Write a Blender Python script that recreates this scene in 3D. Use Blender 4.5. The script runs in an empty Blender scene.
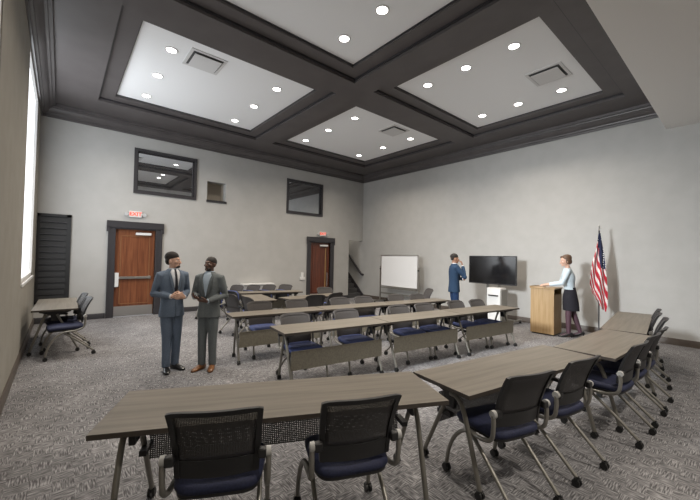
import bpy, math, random
from mathutils import Vector, Matrix
random.seed(7)
R = math.radians
col = bpy.context.scene.collection
S = bpy.context.scene
K = 1.0641            # metres per survey unit

# ------------------------------------------------------------------ materials
def mat(name, rgb, rough=.6, metal=0., spec=.5, emit=None, estr=0.):
    m = bpy.data.materials.new(name); m.use_nodes = True
    b = m.node_tree.nodes['Principled BSDF']
    b.inputs['Base Color'].default_value = (*rgb, 1)
    b.inputs['Roughness'].default_value = rough
    b.inputs['Metallic'].default_value = metal
    b.inputs['Specular IOR Level'].default_value = spec
    if emit:
        b.inputs['Emission Color'].default_value = (*emit, 1)
        b.inputs['Emission Strength'].default_value = estr
    return m
def nodes(m):
    nt = m.node_tree
    return nt, nt.nodes, nt.links, nt.nodes['Principled BSDF']
def noisy(m, a, b, scale=(8, 8, 8), detail=4, bump=0., lo=.35, hi=.65):
    """two-colour procedural variation in object space"""
    nt, N, L, bs = nodes(m)
    tc = N.new('ShaderNodeTexCoord'); mp = N.new('ShaderNodeMapping')
    mp.inputs['Scale'].default_value = scale
    nz = N.new('ShaderNodeTexNoise'); nz.inputs['Scale'].default_value = 1; nz.inputs['Detail'].default_value = detail
    rp = N.new('ShaderNodeValToRGB')
    rp.color_ramp.elements[0].position = lo; rp.color_ramp.elements[0].color = (*a, 1)
    rp.color_ramp.elements[1].position = hi; rp.color_ramp.elements[1].color = (*b, 1)
    L.new(tc.outputs['Object'], mp.inputs['Vector']); L.new(mp.outputs[0], nz.inputs['Vector'])
    L.new(nz.outputs['Fac'], rp.inputs['Fac']); L.new(rp.outputs['Color'], bs.inputs['Base Color'])
    if bump:
        bp = N.new('ShaderNodeBump'); bp.inputs['Strength'].default_value = bump; bp.inputs['Distance'].default_value = .004
        L.new(nz.outputs['Fac'], bp.inputs['Height']); L.new(bp.outputs[0], bs.inputs['Normal'])
    return m

M = {}
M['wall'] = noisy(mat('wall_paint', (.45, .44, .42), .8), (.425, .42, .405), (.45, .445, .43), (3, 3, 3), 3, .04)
M['wall_left_darker'] = noisy(mat('left_wall_darker_tone', (.27, .255, .22), .8), (.265, .25, .215), (.29, .275, .24), (3, 3, 3), 3, .04)  # left wall set darker and warmer than the other walls
M['soffit'] = mat('soffit_paint', (.78, .77, .75), .85)
M['panel'] = mat('ceiling_panel_paint', (.86, .87, .88), .8)
M['coffer'] = noisy(mat('coffer_paint', (.058, .05, .05), .5), (.086, .077, .077), (.100, .09, .09), (2, 2, 2), 3)
M['crown'] = noisy(mat('crown_paint', (.055, .05, .05), .38), (.075, .068, .069), (.088, .08, .08), (4, 4, 4), 2)
M['trimdark'] = mat('dark_casing_paint', (.036, .034, .038), .42)
M['base'] = noisy(mat('baseboard_stain', (.07, .055, .045), .45), (.065, .05, .042), (.085, .068, .055), (6, 6, 6), 3)
M['black'] = mat('black_plastic', (.018, .018, .019), .45)
M['blackpaint'] = mat('black_paint', (.013, .013, .014), .55)
M['rubber'] = mat('black_caster', (.012, .012, .012), .5)
M['silver'] = mat('silver_paint', (.24, .23, .205), .38, .5)
M['tube'] = mat('chair_tube', (.27, .26, .235), .38, .5)
M['knob'] = mat('pivot_grey', (.42, .42, .41), .45)
M['chrome'] = mat('brushed_steel', (.62, .61, .59), .28, 1)
M['white'] = mat('white_plastic', (.72, .72, .71), .45)
M['board'] = mat('whiteboard_enamel', (.74, .75, .76), .25)
M['navy'] = noisy(mat('navy_fabric', (.016, .022, .075), .75), (.010, .014, .040), (.017, .022, .062), (90, 90, 90), 3, .3)
M['blueseat'] = noisy(mat('blue_fabric', (.05, .085, .30), .7), (.045, .065, .18), (.062, .088, .235), (90, 90, 90), 3, .3)
M['greyback'] = noisy(mat('grey_mesh_fabric', (.055, .05, .048), .75), (.046, .042, .041), (.066, .06, .058), (150, 150, 150), 2, .3)
M['screen'] = mat('screen_glass', (.012, .012, .013), .14, 0, .5)
M['tan_panel'] = noisy(mat('modesty_tan', (.19, .175, .135), .5), (.165, .15, .115), (.215, .195, .15), (60, 60, 60), 2)
M['edge'] = mat('table_edge_band', (.055, .045, .037), .5)
M['lamp'] = mat('lamp_glow', (1, 1, 1), .5, 0, .5, (1, .96, .9), 14)
M['daylight'] = mat('daylit_glazing', (.8, .85, .9), .3, 0, .5, (.93, .96, 1.0), 1.35)
M['exit_red'] = mat('exit_red', (.75, .06, .03), .5, 0, .5, (1, .12, .05), .7)
M['dark'] = mat('dark_gap', (.10, .10, .10), .7)
M['glassgrey'] = mat('vent_white', (.66, .66, .66), .6)
M['stairs'] = noisy(mat('stair_carpet', (.06, .06, .062), .9), (.05, .05, .052), (.075, .075, .076), (60, 60, 60), 2)
M['vase'] = mat('cream_reveal', (.46, .41, .34), .8)

def mk_carpet():
    m = mat('carpet_tile', (.2, .2, .21), .95, 0, .1)
    nt, N, L, bs = nodes(m)
    tc = N.new('ShaderNodeTexCoord'); sep = N.new('ShaderNodeSeparateXYZ')
    L.new(tc.outputs['Object'], sep.inputs[0])
    ck = N.new('ShaderNodeTexChecker'); ck.inputs['Scale'].default_value = 1 / .125
    ck.inputs['Color1'].default_value = (0, 0, 0, 1); ck.inputs['Color2'].default_value = (1, 1, 1, 1)
    L.new(tc.outputs['Object'], ck.inputs['Vector'])
    ramps = []
    for sc in ((13, 115, 1), (115, 13, 1)):
        mp = N.new('ShaderNodeMapping'); mp.inputs['Scale'].default_value = sc
        L.new(tc.outputs['Object'], mp.inputs['Vector'])
        nz = N.new('ShaderNodeTexNoise'); nz.inputs['Scale'].default_value = 1; nz.inputs['Detail'].default_value = 1.5
        L.new(mp.outputs[0], nz.inputs['Vector']); ramps.append(nz.outputs['Fac'])
    mx = N.new('ShaderNodeMix'); mx.data_type = 'FLOAT'
    L.new(ck.outputs['Fac'], mx.inputs[0]); L.new(ramps[0], mx.inputs[2]); L.new(ramps[1], mx.inputs[3])
    big = N.new('ShaderNodeTexNoise'); big.inputs['Scale'].default_value = 1.6; big.inputs['Detail'].default_value = 3
    L.new(tc.outputs['Object'], big.inputs['Vector'])
    ad = N.new('ShaderNodeMath'); ad.operation = 'MULTIPLY_ADD'; ad.inputs[1].default_value = .25; 
    L.new(big.outputs['Fac'], ad.inputs[0]); L.new(mx.outputs[0], ad.inputs[2])
    rp = N.new('ShaderNodeValToRGB'); cr = rp.color_ramp
    cr.elements[0].position = .46; cr.elements[0].color = (.085, .083, .086, 1)
    cr.elements[1].position = .82; cr.elements[1].color = (.36, .355, .36, 1)
    e = cr.elements.new(.62); e.color = (.175, .172, .178, 1)
    L.new(ad.outputs[0], rp.inputs['Fac']); L.new(rp.outputs['Color'], bs.inputs['Base Color'])
    bp = N.new('ShaderNodeBump'); bp.inputs['Strength'].default_value = .4; bp.inputs['Distance'].default_value = .004
    L.new(mx.outputs[0], bp.inputs['Height']); L.new(bp.outputs[0], bs.inputs['Normal'])
    return m
M['carpet'] = mk_carpet()
M['laminate'] = noisy(mat('table_laminate', (.3, .26, .21), .42), (.105, .090, .070), (.17, .148, .118), (1.6, 34, 20), 5, 0, .3, .72)
M['doorwood'] = noisy(mat('door_cherry', (.2, .07, .03), .35), (.135, .042, .018), (.235, .085, .036), (26, 26, 1.6), 5)
M['moulding'] = mat('door_moulding', (.24, .105, .045), .4)
M['doorwood_dark'] = noisy(mat('door_mahogany', (.12, .035, .02), .35), (.085, .022, .011), (.15, .045, .022), (26, 26, 1.6), 5)
M['oak'] = noisy(mat('lectern_oak', (.5, .3, .11), .4), (.31, .20, .092), (.39, .265, .135), (30, 30, 2), 5)
M['oak_side'] = noisy(mat('lectern_oak_end', (.4, .23, .08), .45), (.30, .185, .075), (.37, .235, .10), (30, 30, 2), 5)

def mk_mesh(name, base, scale, thr, rough=.6):
    """woven or perforated sheet: round holes punched through with transparency"""
    m = mat(name, base, rough)
    nt, N, L, bs = nodes(m)
    tc = N.new('ShaderNodeTexCoord'); mp = N.new('ShaderNodeMapping'); mp.inputs['Scale'].default_value = (scale, 0, scale)
    L.new(tc.outputs['Object'], mp.inputs['Vector'])
    vo = N.new('ShaderNodeTexVoronoi'); vo.inputs['Scale'].default_value = 1; vo.inputs['Randomness'].default_value = .12
    L.new(mp.outputs[0], vo.inputs['Vector'])
    lt = N.new('ShaderNodeMath'); lt.operation = 'GREATER_THAN'; lt.inputs[1].default_value = thr
    L.new(vo.outputs['Distance'], lt.inputs[0]); L.new(lt.outputs[0], bs.inputs['Alpha'])
    return m
M['backmesh'] = mk_mesh('chair_back_mesh', (.062, .06, .061), 130, .27)
M['perf'] = mk_mesh('perforated_panel', (.028, .027, .026), 78, .27)

def mk_glass():
    m = bpy.data.materials.new('interior_glazing'); m.use_nodes = True
    nt = m.node_tree; N = nt.nodes; L = nt.links
    out = N['Material Output']; bs = N['Principled BSDF']
    bs.inputs['Base Color'].default_value = (.03, .03, .032, 1); bs.inputs['Roughness'].default_value = .3
    g = N.new('ShaderNodeBsdfGlossy'); g.inputs['Roughness'].default_value = .015; g.inputs['Color'].default_value = (.9, .92, .95, 1)
    mx = N.new('ShaderNodeMixShader'); mx.inputs[0].default_value = .62
    L.new(bs.outputs[0], mx.inputs[1]); L.new(g.outputs[0], mx.inputs[2]); L.new(mx.outputs[0], out.inputs['Surface'])
    return m
M['glazing'] = mk_glass()

# ------------------------------------------------------------------ mesh builder
class MB:
    def __init__(s): s.v = []; s.f = []; s.m = []; s.sm = []
    def add(s, vs, fs, mi=0, smooth=False, T=None):
        o = len(s.v)
        for p in vs:
            p = Vector(p)
            s.v.append(tuple(T @ p) if T else tuple(p))
        for f in fs: s.f.append(tuple(i + o for i in f)); s.m.append(mi); s.sm.append(smooth)
        return s
    def box(s, a, b, mi=0, T=None):
        x0, y0, z0 = a; x1, y1, z1 = b
        vs = [(x0,y0,z0),(x1,y0,z0),(x1,y1,z0),(x0,y1,z0),(x0,y0,z1),(x1,y0,z1),(x1,y1,z1),(x0,y1,z1)]
        fs = [(0,3,2,1),(4,5,6,7),(0,1,5,4),(1,2,6,5),(2,3,7,6),(3,0,4,7)]
        return s.add(vs, fs, mi, False, T)
    def rings(s, rs, mi=0, smooth=True, cap=True, T=None, close=True):
        n = len(rs[0]); vs = [p for r in rs for p in r]; fs = []
        for i in range(len(rs) - 1):
            for j in range(n if close else n - 1):
                k = (j + 1) % n
                fs.append((i*n+j, i*n+k, (i+1)*n+k, (i+1)*n+j))
        if cap and close:
            fs.append(tuple(range(n))[::-1]); fs.append(tuple((len(rs)-1)*n + j for j in range(n)))
        return s.add(vs, fs, mi, smooth, T)
    def tube(s, pts, r, n=10, mi=0, round_cap=False, T=None, flat=1.0):
        pts = [Vector(p) for p in pts]; rad = r if isinstance(r, (list, tuple)) else [r]*len(pts)
        rs = []; up = None
        for i, p in enumerate(pts):
            d = (pts[min(i+1, len(pts)-1)] - pts[max(i-1, 0)]).normalized()
            if up is None:
                up = Vector((0,0,1)) if abs(d.z) < .9 else Vector((1,0,0))
            a = (up - d*up.dot(d))
            if a.length < 1e-6: a = d.orthogonal()
            a.normalize(); b = d.cross(a); up = a
            rs.append((p, a, b, d, rad[i]))
        out = []
        def ring(p, a, b, q): return [p + a*math.cos(t*2*math.pi/n)*q + b*math.sin(t*2*math.pi/n)*q*flat for t in range(n)]
        if round_cap:
            p, a, b, d, q = rs[0]
            for k in (80, 55, 30): out.append(ring(p - d*q*math.sin(R(k)), a, b, q*math.cos(R(k))))
        for p, a, b, d, q in rs: out.append(ring(p, a, b, q))
        if round_cap:
            p, a, b, d, q = rs[-1]
            for k in (30, 55, 80): out.append(ring(p + d*q*math.sin(R(k)), a, b, q*math.cos(R(k))))
        return s.rings(out, mi, True, True, T)
    def ell(s, c, r, n=16, m=10, mi=0, T=None):
        rs = []
        for i in range(m + 1):
            t = math.pi*(i + .02)/(m + .04) - math.pi/2
            rs.append([(c[0]+r[0]*math.cos(t)*math.cos(2*math.pi*j/n), c[1]+r[1]*math.cos(t)*math.sin(2*math.pi*j/n), c[2]+r[2]*math.sin(t)) for j in range(n)])
        return s.rings(rs, mi, True, True, T)
    def prism(s, poly, h0, h1, axis='z', mi=0, T=None, smooth=False):
        def P(u, v, w): return {'z': (u, v, w), 'x': (w, u, v), 'y': (u, w, v)}[axis]
        return s.rings([[P(u, v, h0) for u, v in poly], [P(u, v, h1) for u, v in poly]], mi, smooth, True, T)
    def build(s, name, mats, parent=None, loc=None, angle=40, bevel=0):
        me = bpy.data.meshes.new(name); me.from_pydata(s.v, [], s.f)
        if not isinstance(mats, (list, tuple)): mats = [mats]
        for q in mats: me.materials.append(q)
        me.polygons.foreach_set('material_index', s.m); me.polygons.foreach_set('use_smooth', s.sm)
        import bmesh
        bm = bmesh.new(); bm.from_mesh(me); bmesh.ops.recalc_face_normals(bm, faces=bm.faces); bm.to_mesh(me); bm.free()
        me.set_sharp_from_angle(angle=R(angle))
        o = bpy.data.objects.new(name, me); col.objects.link(o)
        if parent: o.parent = parent
        if loc: o.location = loc
        if bevel:
            b = o.modifiers.new('bevel', 'BEVEL'); b.width = bevel; b.segments = 2; b.limit_method = 'ANGLE'
        return o
def empty(name, loc=(0,0,0), rz=0):
    o = bpy.data.objects.new(name, None); col.objects.link(o); o.empty_display_size = .2
    o.location = loc; o.rotation_euler = (0, 0, rz); return o
def tag(o, label=None, cat=None, group=None, kind=None):
    if label: o['label'] = label
    if cat: o['category'] = cat
    if group: o['group'] = group
    if kind: o['kind'] = kind
    return o
def kids(o): return [c for c in bpy.data.objects if c.parent is o]
def copy_tree(o, parent=None):
    c = o.copy(); col.objects.link(c)
    if parent: c.parent = parent
    for ch in kids(o): copy_tree(ch, c)
    return c
def structure(o): o['kind'] = 'structure'; return o
def smoothpath(pts, n=6):
    """Catmull-Rom through the points"""
    P = [Vector(p) for p in pts]; P = [2*P[0]-P[1]] + P + [2*P[-1]-P[-2]]; out = []
    for i in range(1, len(P)-2):
        a, b, c, d = P[i-1:i+3]
        for k in range(n):
            t = k/n
            out.append(.5*((2*b)+(c-a)*t+(2*a-5*b+4*c-d)*t*t+(3*b-a-3*c+d)*t**3))
    out.append(P[-2]); return out

# ------------------------------------------------------------------ room
XL, XR, YB = -.405*K, 9.06*K, 9.92*K
YF = -3.2                       # how far the room is modelled behind the camera
ZC, ZB, ZS = 4.49*K, 4.75*K, 4.22*K   # crown bottom, coffer underside, bulkhead underside
YS = 1.08*K                     # bulkhead face
fl = MB().box((XL-.3, YF, -.1), (XR+.3, YB+.01, 0)).build('floor', M['carpet']); structure(fl)

def wall_holes(name, u0, u1, z0, z1, holes, w0, w1, axis, m):
    """a slab pierced by rectangular holes, as one mesh"""
    us = sorted({u0, u1, *[h[0] for h in holes], *[h[1] for h in holes]})
    zs = sorted({z0, z1, *[h[2] for h in holes], *[h[3] for h in holes]})
    b = MB()
    for i in range(len(us)-1):
        for j in range(len(zs)-1):
            cu, cz = (us[i]+us[i+1])/2, (zs[j]+zs[j+1])/2
            if any(h[0] < cu < h[1] and h[2] < cz < h[3] for h in holes): continue
            if axis == 'x': b.box((us[i], w0, zs[j]), (us[i+1], w1, zs[j+1]))
            else: b.box((w0, us[i], zs[j]), (w1, us[i+1], zs[j+1]))
    return structure(b.build(name, m))
D1 = (1.00*K, 1.85*K, 0, 2.14*K)
D2 = (6.62*K, 7.47*K, 0, 2.06*K)
W1 = (1.40*K, 2.74*K, 3.12*K, 4.11*K)
W2 = (5.70*K, 7.02*K, 3.05*K, 4.06*K)
NI = (3.10*K, 3.62*K, 3.08*K, 3.63*K)
ST = (8.36*K, XR, 0, 2.21*K)
wall_holes('wall_back', XL-.3, XR, 0, 5.6, [D1, D2, W1, W2, NI, ST], YB, YB+.22, 'x', M['wall'])
LW = (6.55*K, 8.95*K, 1.10*K, 4.50*K)        # window in view
LW2 = (2.6*K, 3.85*K, 1.10*K, 4.10*K)        # unseen window added to hold the key light, just out of frame
wall_holes('wall_left', YF, YB, 0, 5.6, [LW, LW2], XL-.3, XL, 'y', M['wall_left_darker'])
structure(MB().box((XR, YF, 0), (XR+.22, YB+4.2, 5.6)).build('wall_right', M['wall']))
structure(MB().box((XL-.3, YF-.2, 0), (XR+.3, YF, 5.6)).build('wall_front', M['wall']))
# left windows (second one added): deep white reveal, frame, bright glass
for i, w in enumerate((LW, LW2)):
    e = empty('window_%d' % (i+1), (XL-.05, (w[0]+w[1])/2, w[2])); structure(e)
    y0, y1, h = w[0]-e.location.y, w[1]-e.location.y, w[3]-w[2]
    f = MB()
    for a, b in (((-.02,y0,0),(.04,y0+.06,h)), ((-.02,y1-.06,0),(.04,y1,h)), ((-.02,y0,0),(.04,y1,.06)), ((-.02,y0,h-.06),(.04,y1,h))): f.box(a, b)
    f.build('window_frame', M['white'], e)
    MB().box((-.012, y0, 0), (0, y1, h)).build('pane', M['daylight'], e)
    MB().box((.0505, y0-.03, -.05), (.07, y1+.03, -.005)).build('window_sill', M['white'], e)
# interior windows in the back wall
for i, w in enumerate((W1, W2)):
    e = empty('window_%d' % (i+3), ((w[0]+w[1])/2, YB, w[2])); structure(e)
    x0, x1, h = w[0]-e.location.x, w[1]-e.location.x, w[3]-w[2]; t = .075
    f = MB()
    for a, b in (((x0-t,-.035,-t),(x0,.03,h+t)), ((x1,-.035,-t),(x1+t,.03,h+t)), ((x0,-.035,-t),(x1,.03,0)), ((x0,-.035,h),(x1,.03,h+t))): f.box(a, b)
    for a, b in (((x0,.02,0),(x0+.03,.10,h)), ((x1-.03,.02,0),(x1,.10,h)), ((x0,.02,0),(x1,.10,.03)), ((x0,.02,h-.03),(x1,.10,h))): f.box(a, b)
    f.build('window_frame', M['trimdark'], e)
    MB().box((x0, .055, 0), (x1, .065, h)).build('pane', M['glazing'], e)
# small niche in the back wall
b = MB()
x0, x1, z0, z1 = NI; y0, y1 = YB+.001, YB+.45
b.box((x0-.03, y0+.2, z0), (x0, y1, z1)).box((x1, y0+.2, z0), (x1+.03, y1, z1)).box((x0-.03, y1, z0-.03), (x1+.03, y1+.03, z1+.03))
b.box((x0-.03, y0+.2, z1), (x1+.03, y1, z1+.03)).box((x0-.03, y0+.2, z0-.03), (x1+.03, y1, z0))
structure(b.build('wall_niche', M['vase']))
structure(MB().box((x0-.02, YB-.03, z0-.04), (x1+.03, YB+.40, z0+.025)).build('trim_1', M['trimdark']))

# ceiling: dark coffer plane with four stepped recesses
OX = [(.51*K, 4.02*K), (4.50*K, 8.15*K)]; OY = [(1.55*K, 4.70*K), (5.24*K, 8.86*K)]
inset = .27*K; s1, s2 = .075, .055
def grid_plane(b, holes, x0, x1, y0, y1, z, t):
    us = sorted({x0, x1, *[h[0] for h in holes], *[h[1] for h in holes]}); vs = sorted({y0, y1, *[h[2] for h in holes], *[h[3] for h in holes]})
    for i in range(len(us)-1):
        for j in range(len(vs)-1):
            cu, cv = (us[i]+us[i+1])/2, (vs[j]+vs[j+1])/2
            if any(h[0] < cu < h[1] and h[2] < cv < h[3] for h in holes): continue
            b.box((us[i], vs[j], z), (us[i+1], vs[j+1], z+t))
O = [(x[0], x[1], y[0], y[1]) for x in OX for y in OY]
I = [(o[0]+inset, o[1]-inset, o[2]+inset, o[3]-inset) for o in O]
b = MB()
grid_plane(b, O, XL, XR, YS, YB, ZB, s1)
grid_plane(b, I, XL, XR, YS, YB, ZB+s1, s2)
def beadline(b, o, z, r):
    """small moulding that runs round a recess"""
    x0, x1, y0, y1 = o
    for p, q in (((x0,y0),(x1,y0)), ((x1,y0),(x1,y1)), ((x1,y1),(x0,y1)), ((x0,y1),(x0,y0))):
        b.box((min(p[0],q[0])-r, min(p[1],q[1])-r, z-r), (max(p[0],q[0])+r, max(p[1],q[1])+r, z+r))
ceil = structure(b.build('ceiling', M['coffer']))
for o, i in zip(O, I):
    MB().box((i[0]-.05, i[2]-.05, ZB+s1+s2), (i[1]+.05, i[3]+.05, ZB+s1+s2+.03)).build('panel', M['panel'], ceil)
    g = MB()
    for q, z, w, h in ((o, ZB+s1, .03, .03), (i, ZB+s1+s2, .018, .018)):
        x0, x1, y0, y1 = q
        for a, c in (((x0,y0),(x0+w,y1)), ((x1-w,y0),(x1,y1)), ((x0,y0),(x1,y0+w)), ((x0,y1-w),(x1,y1))):
            g.box((a[0], a[1], z-h), (c[0], c[1], z))
    g.build('bead_moulding', M['trimdark'], ceil)
ZP = ZB+s1+s2
# bulkhead over the camera end of the room
structure(MB().box((XL, YF, ZS), (XR, YS, 5.6)).build('ceiling_bulkhead', M['soffit']))
# crown moulding
prof = [(0, ZC), (.03, ZC), (.035, ZC+.05), (.07, ZC+.06), (.075, ZC+.085), (.10, ZC+.10), (.14, ZC+.135), (.165, ZC+.185), (.20, ZC+.19), (.205, ZC+.215), (.25, ZC+.22), (.255, ZB+.002), (0, ZB+.002)]
structure(MB().rings([[(XL+.0, YB-d, z) for d, z in prof], [(XR, YB-d, z) for d, z in prof]], 0, False).build('trim_2', M['crown']))
structure(MB().rings([[(XL+d, YS, z) for d, z in prof], [(XL+d, YB, z) for d, z in prof]], 0, False).build('trim_3', M['crown']))
structure(MB().rings([[(XR-d, YS, z) for d, z in prof], [(XR-d, YB, z) for d, z in prof]], 0, False).build('trim_4', M['crown']))
# baseboards
bp = [(0, 0), (.022, 0), (.022, .115), (.012, .135), (0, .135)]
def baseboard(name, p, q, nrm, m=M['base']):
    structure(MB().rings([[(p[0]+nrm[0]*d, p[1]+nrm[1]*d, z) for d, z in bp], [(q[0]+nrm[0]*d, q[1]+nrm[1]*d, z) for d, z in bp]], 0, False).build(name, m))
baseboard('baseboard_left', (XL, YF), (XL, YB), (1, 0))
baseboard('baseboard_right', (XR, YF), (XR, YB), (-1, 0))
for n, (a, c) in enumerate(((XL, .84*K), (2.03*K, 6.48*K), (7.62*K, 8.36*K))):
    baseboard('baseboard_back' + ('' if not n else '.%03d' % n), (a, YB), (c, YB), (0, -1), M['trimdark'])

# doors
def door(name, d, wood, style):
    e = empty(name, ((d[0]+d[1])/2, YB, 0)); structure(e)
    x0, x1, h = d[0]-e.location.x, d[1]-e.location.x, d[3]; t = .15
    c = MB().box((x0-t, -.04, 0), (x0, .1, h)).box((x1, -.04, 0), (x1+t, .1, h)).box((x0-t, -.04, h), (x1+t, .1, h+.10))
    c.box((x0-t-.045, -.065, h+.03), (x1+t+.045, -.03, h+.20)).box((x0-t-.045, -.065, h-.08), (x0-t+.02, -.038, h+.05)).box((x1+t-.02, -.065, h-.08), (x1+t+.045, -.038, h+.05))
    c.box((x0-t-.012, -.05, 0), (x0-t+.03, -.038, h)).box((x1+t-.03, -.05, 0), (x1+t+.012, -.038, h))
    c.build('casing', M['trimdark'], e, bevel=.004)
    lf = MB().box((x0+.004, .05, .012), (x1-.004, .095, h-.004)).build('leaf', wood, e)
    a0, a1, b0, b1 = x0+.115, x1-.115, .32, h-.16
    ml = MB()
    for p, q in (((a0,b0),(a0+.022,b1)), ((a1-.022,b0),(a1,b1)), ((a0,b0),(a1,b0+.022)), ((a0,b1-.022),(a1,b1))):
        ml.box((p[0], .036, p[1]), (q[0], .051, q[1]))
    ml.build('panel_moulding', M['moulding'] if style == 1 else wood, lf)
    MB().box((x0+.012, .045, .014), (x1-.012, .0515, .27)).build('kick_plate', M['chrome'], lf)
    if style == 1:
        pb = MB().box((x0+.015, -.01, .98), (x1-.10, .03, 1.04)).box((x1-.13, -.012, .972), (x1-.085, .05, 1.048))
        pb.build('push_bar', M['chrome'], e, bevel=.004)
        MB().box((x0+.01, -.02, .78), (x0+.095, .05, 1.14)).build('latch_plate', M['white'], e, bevel=.006)
    else:
        pb = MB().tube([(x1-.12, 0, .55), (x1-.12, 0, 1.05)], .016).tube([(x1-.12, 0, .62), (x1-.12, .05, .62)], .01).tube([(x1-.12, 0, .98), (x1-.12, .05, .98)], .01)
        pb.build('pull_handle', M['chrome'], e)
        MB().box((x1-.20, .034, .42), (x1-.165, .052, h-.2)).build('edge_strip', M['oak_side'], lf)
    cl = MB().box((x1-.46, -.02, h-.14), (x1-.10, .05, h-.075)).build('door_closer', M['white'], e, bevel=.006)
    MB().tube([(x1-.3, .01, h-.07), (x1-.42, -.05, h-.045), (x1-.30, .0, h-.02)], .008, 6).build('closer_arm', M['black'], cl)
    return e
door('door_1', D1, M['doorwood'], 1)
door('door_2', D2, M['doorwood_dark'], 2)

# stairwell behind the opening at the far corner
sx0 = ST[0]
structure(MB().box((sx0-.15, YB+.22, 0), (sx0, YB+4.2, 5.6)).box((sx0, YB+4.0, 0), (XR, YB+4.2, 5.6)).build('wall_stairwell', M['wall']))
structure(MB().box((sx0-.15, YB+.22, 4.6), (XR, YB+4.0, 4.7)).build('ceiling_stairwell', M['soffit']))
st = MB(); rise, run = .185, .205
for k in range(17): st.box((sx0, YB+.02+k*run, 0), (XR-.03, YB+.02+(k+1)*run+(.02 if k < 16 else .3), (k+1)*rise))
stair = structure(st.build('staircase', M['stairs']))
sg = MB().rings([[(x, YB-.14, 0), (x, YB-.02, 0), (x, YB+3.5, 3.18), (x, YB+3.5, 3.42), (x, YB-.14, .12)] for x in (XR-.035, XR-.001)], 0, False)
sg.build('stringer', M['trimdark'], stair)
hr = empty('handrail', (XR-.085, YB, 0))
tag(hr, 'dark handrail sloping up the stairwell wall in the far corner', 'handrail')
MB().tube(smoothpath([(.06, -.10, .95), (0, -.10, .965), (0, 0, 1.02), (0, .5, 1.51), (0, 1.2, 2.18), (0, 3.2, 4.06)], 5), .045, 10).build('rail', M['trimdark'], hr)
for y in (.35, 1.5, 2.8):
    MB().tube([(0, y, .98+y*.96), (.03, y, .94+y*.96), (.084, y, .94+y*.96)], .01, 6).build('bracket', M['trimdark'], hr)

# ------------------------------------------------------------------ ceiling lights and vents
gx = [1.28, 3.18, 5.24, 7.28]; gy = [(2.36, 3.18, 3.98), (6.09, 7.14, 8.22)]
side = {0: 'left', 1: 'left', 2: 'right', 3: 'right'}
proto = None
pan = {(0,0): 'left front white ceiling panel', (0,1): 'left back white ceiling panel', (1,0): 'right front white ceiling panel', (1,1): 'right back white ceiling panel'}
rowname = ['nearest the camera', 'in mid-column', 'nearest the back wall']
for xi, x in enumerate(gx):
    for j in range(2):
        for k, y in enumerate(gy[j]):
            if xi < 2 and y < 3: continue
            if proto is None:
                e = empty('downlight'); proto = e
                ring = []
                for q in ((.075, -.001), (.105, -.001), (.102, -.010), (.082, -.012), (.072, .002)): ring.append([(q[0]*math.cos(t*math.pi/12), q[0]*math.sin(t*math.pi/12), q[1]) for t in range(24)])
                MB().rings(ring, 0, True, False).build('trim_ring', M['white'], e)
                MB().rings([[(r*math.cos(t*math.pi/12), r*math.sin(t*math.pi/12), z) for t in range(24)] for r, z in ((.078, -.006), (.02, -.009))], 0, True).build('lens', M['lamp'], e)
            else:
                e = copy_tree(proto)
            e.location = (x*K, y*K, ZP)
            tag(e, 'recessed downlight %s, %s column of the %s' % (rowname[k], 'left' if xi in (0, 2) else 'right', pan[(xi//2, j)]), 'ceiling light', 'recessed ceiling downlights')
            la = bpy.data.lights.new('downlight_lamp', 'AREA'); la.shape = 'DISK'; la.size = .15; la.energy = 10.8; la.color = (1, .89, .76); la.spread = R(130)
            lo = bpy.data.objects.new('downlight_lamp', la); col.objects.link(lo); lo.location = (0, 0, -.016); lo.parent = e
def vent(x, y, label):
    e = empty('ceiling_vent', (x*K, y*K, ZP)); tag(e, label, 'vent', 'square ceiling vents')
    w = .31
    f = MB()
    for a, c in (((-w,-w),(w,-w+.05)), ((-w,w-.05),(w,w)), ((-w,-w+.05),(-w+.05,w-.05)), ((w-.05,-w+.05),(w,w-.05))): f.box((a[0], a[1], -.012), (c[0], c[1], 0))
    f.build('frame', M['glassgrey'], e)
    MB().box((-w+.05, -w+.05, -.004), (w-.05, w-.05, 0)).build('duct_opening', M['dark'], e)
    MB().box((-w+.08, -w+.08, -.042), (w-.08, w-.08, -.034)).box((-.02, -.02, -.034), (.02, .02, -.003)).build('plaque', M['glassgrey'], e)
vent(1.80, 6.08, 'square white air vent in the left back white ceiling panel')
vent(6.5, 6.0, 'square white air vent in the right back white ceiling panel')
vent(6.50, 2.32, 'square white air vent in the right front white ceiling panel')

# ------------------------------------------------------------------ wall fittings
def text_mesh(txt, size, depth, m, parent, loc, rot, name='lettering'):
    cu = bpy.data.curves.new('t', 'FONT'); cu.body = txt; cu.size = size; cu.extrude = depth; cu.align_x = 'CENTER'; cu.align_y = 'CENTER'; cu.offset = .004
    o = bpy.data.objects.new('t', cu); col.objects.link(o); bpy.context.view_layer.update()
    me = bpy.data.meshes.new_from_object(o.evaluated_get(bpy.context.evaluated_depsgraph_get()))
    bpy.data.objects.remove(o); me.materials.clear(); me.materials.append(m)
    q = bpy.data.objects.new(name, me); col.objects.link(q); q.parent = parent; q.location = loc; q.rotation_euler = rot
    return q
def exit_sign(x, z, label):
    e = empty('exit_sign', (x, YB, z)); e.scale = (.8, .9, .8); tag(e, label, 'exit sign', 'lit exit signs over the doors')
    MB().box((-.18, -.07, -.10), (.18, -.002, .10)).build('housing', M['white'], e, bevel=.008)
    text_mesh('EXIT', .17, .003, M['exit_red'], e, (0, -.073, 0), (R(90), 0, 0))
    for s in (-1, 1):
        h = MB().tube([(s*.175, -.04, .0), (s*.215, -.05, .0)], .018, 8).tube([(s*.255, -.02, .01), (s*.255, -.055, .0), (s*.255, -.10, -.02)], [.03, .05, .058], 14)
        h.build('lamp_head', M['glassgrey'], e)
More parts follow.
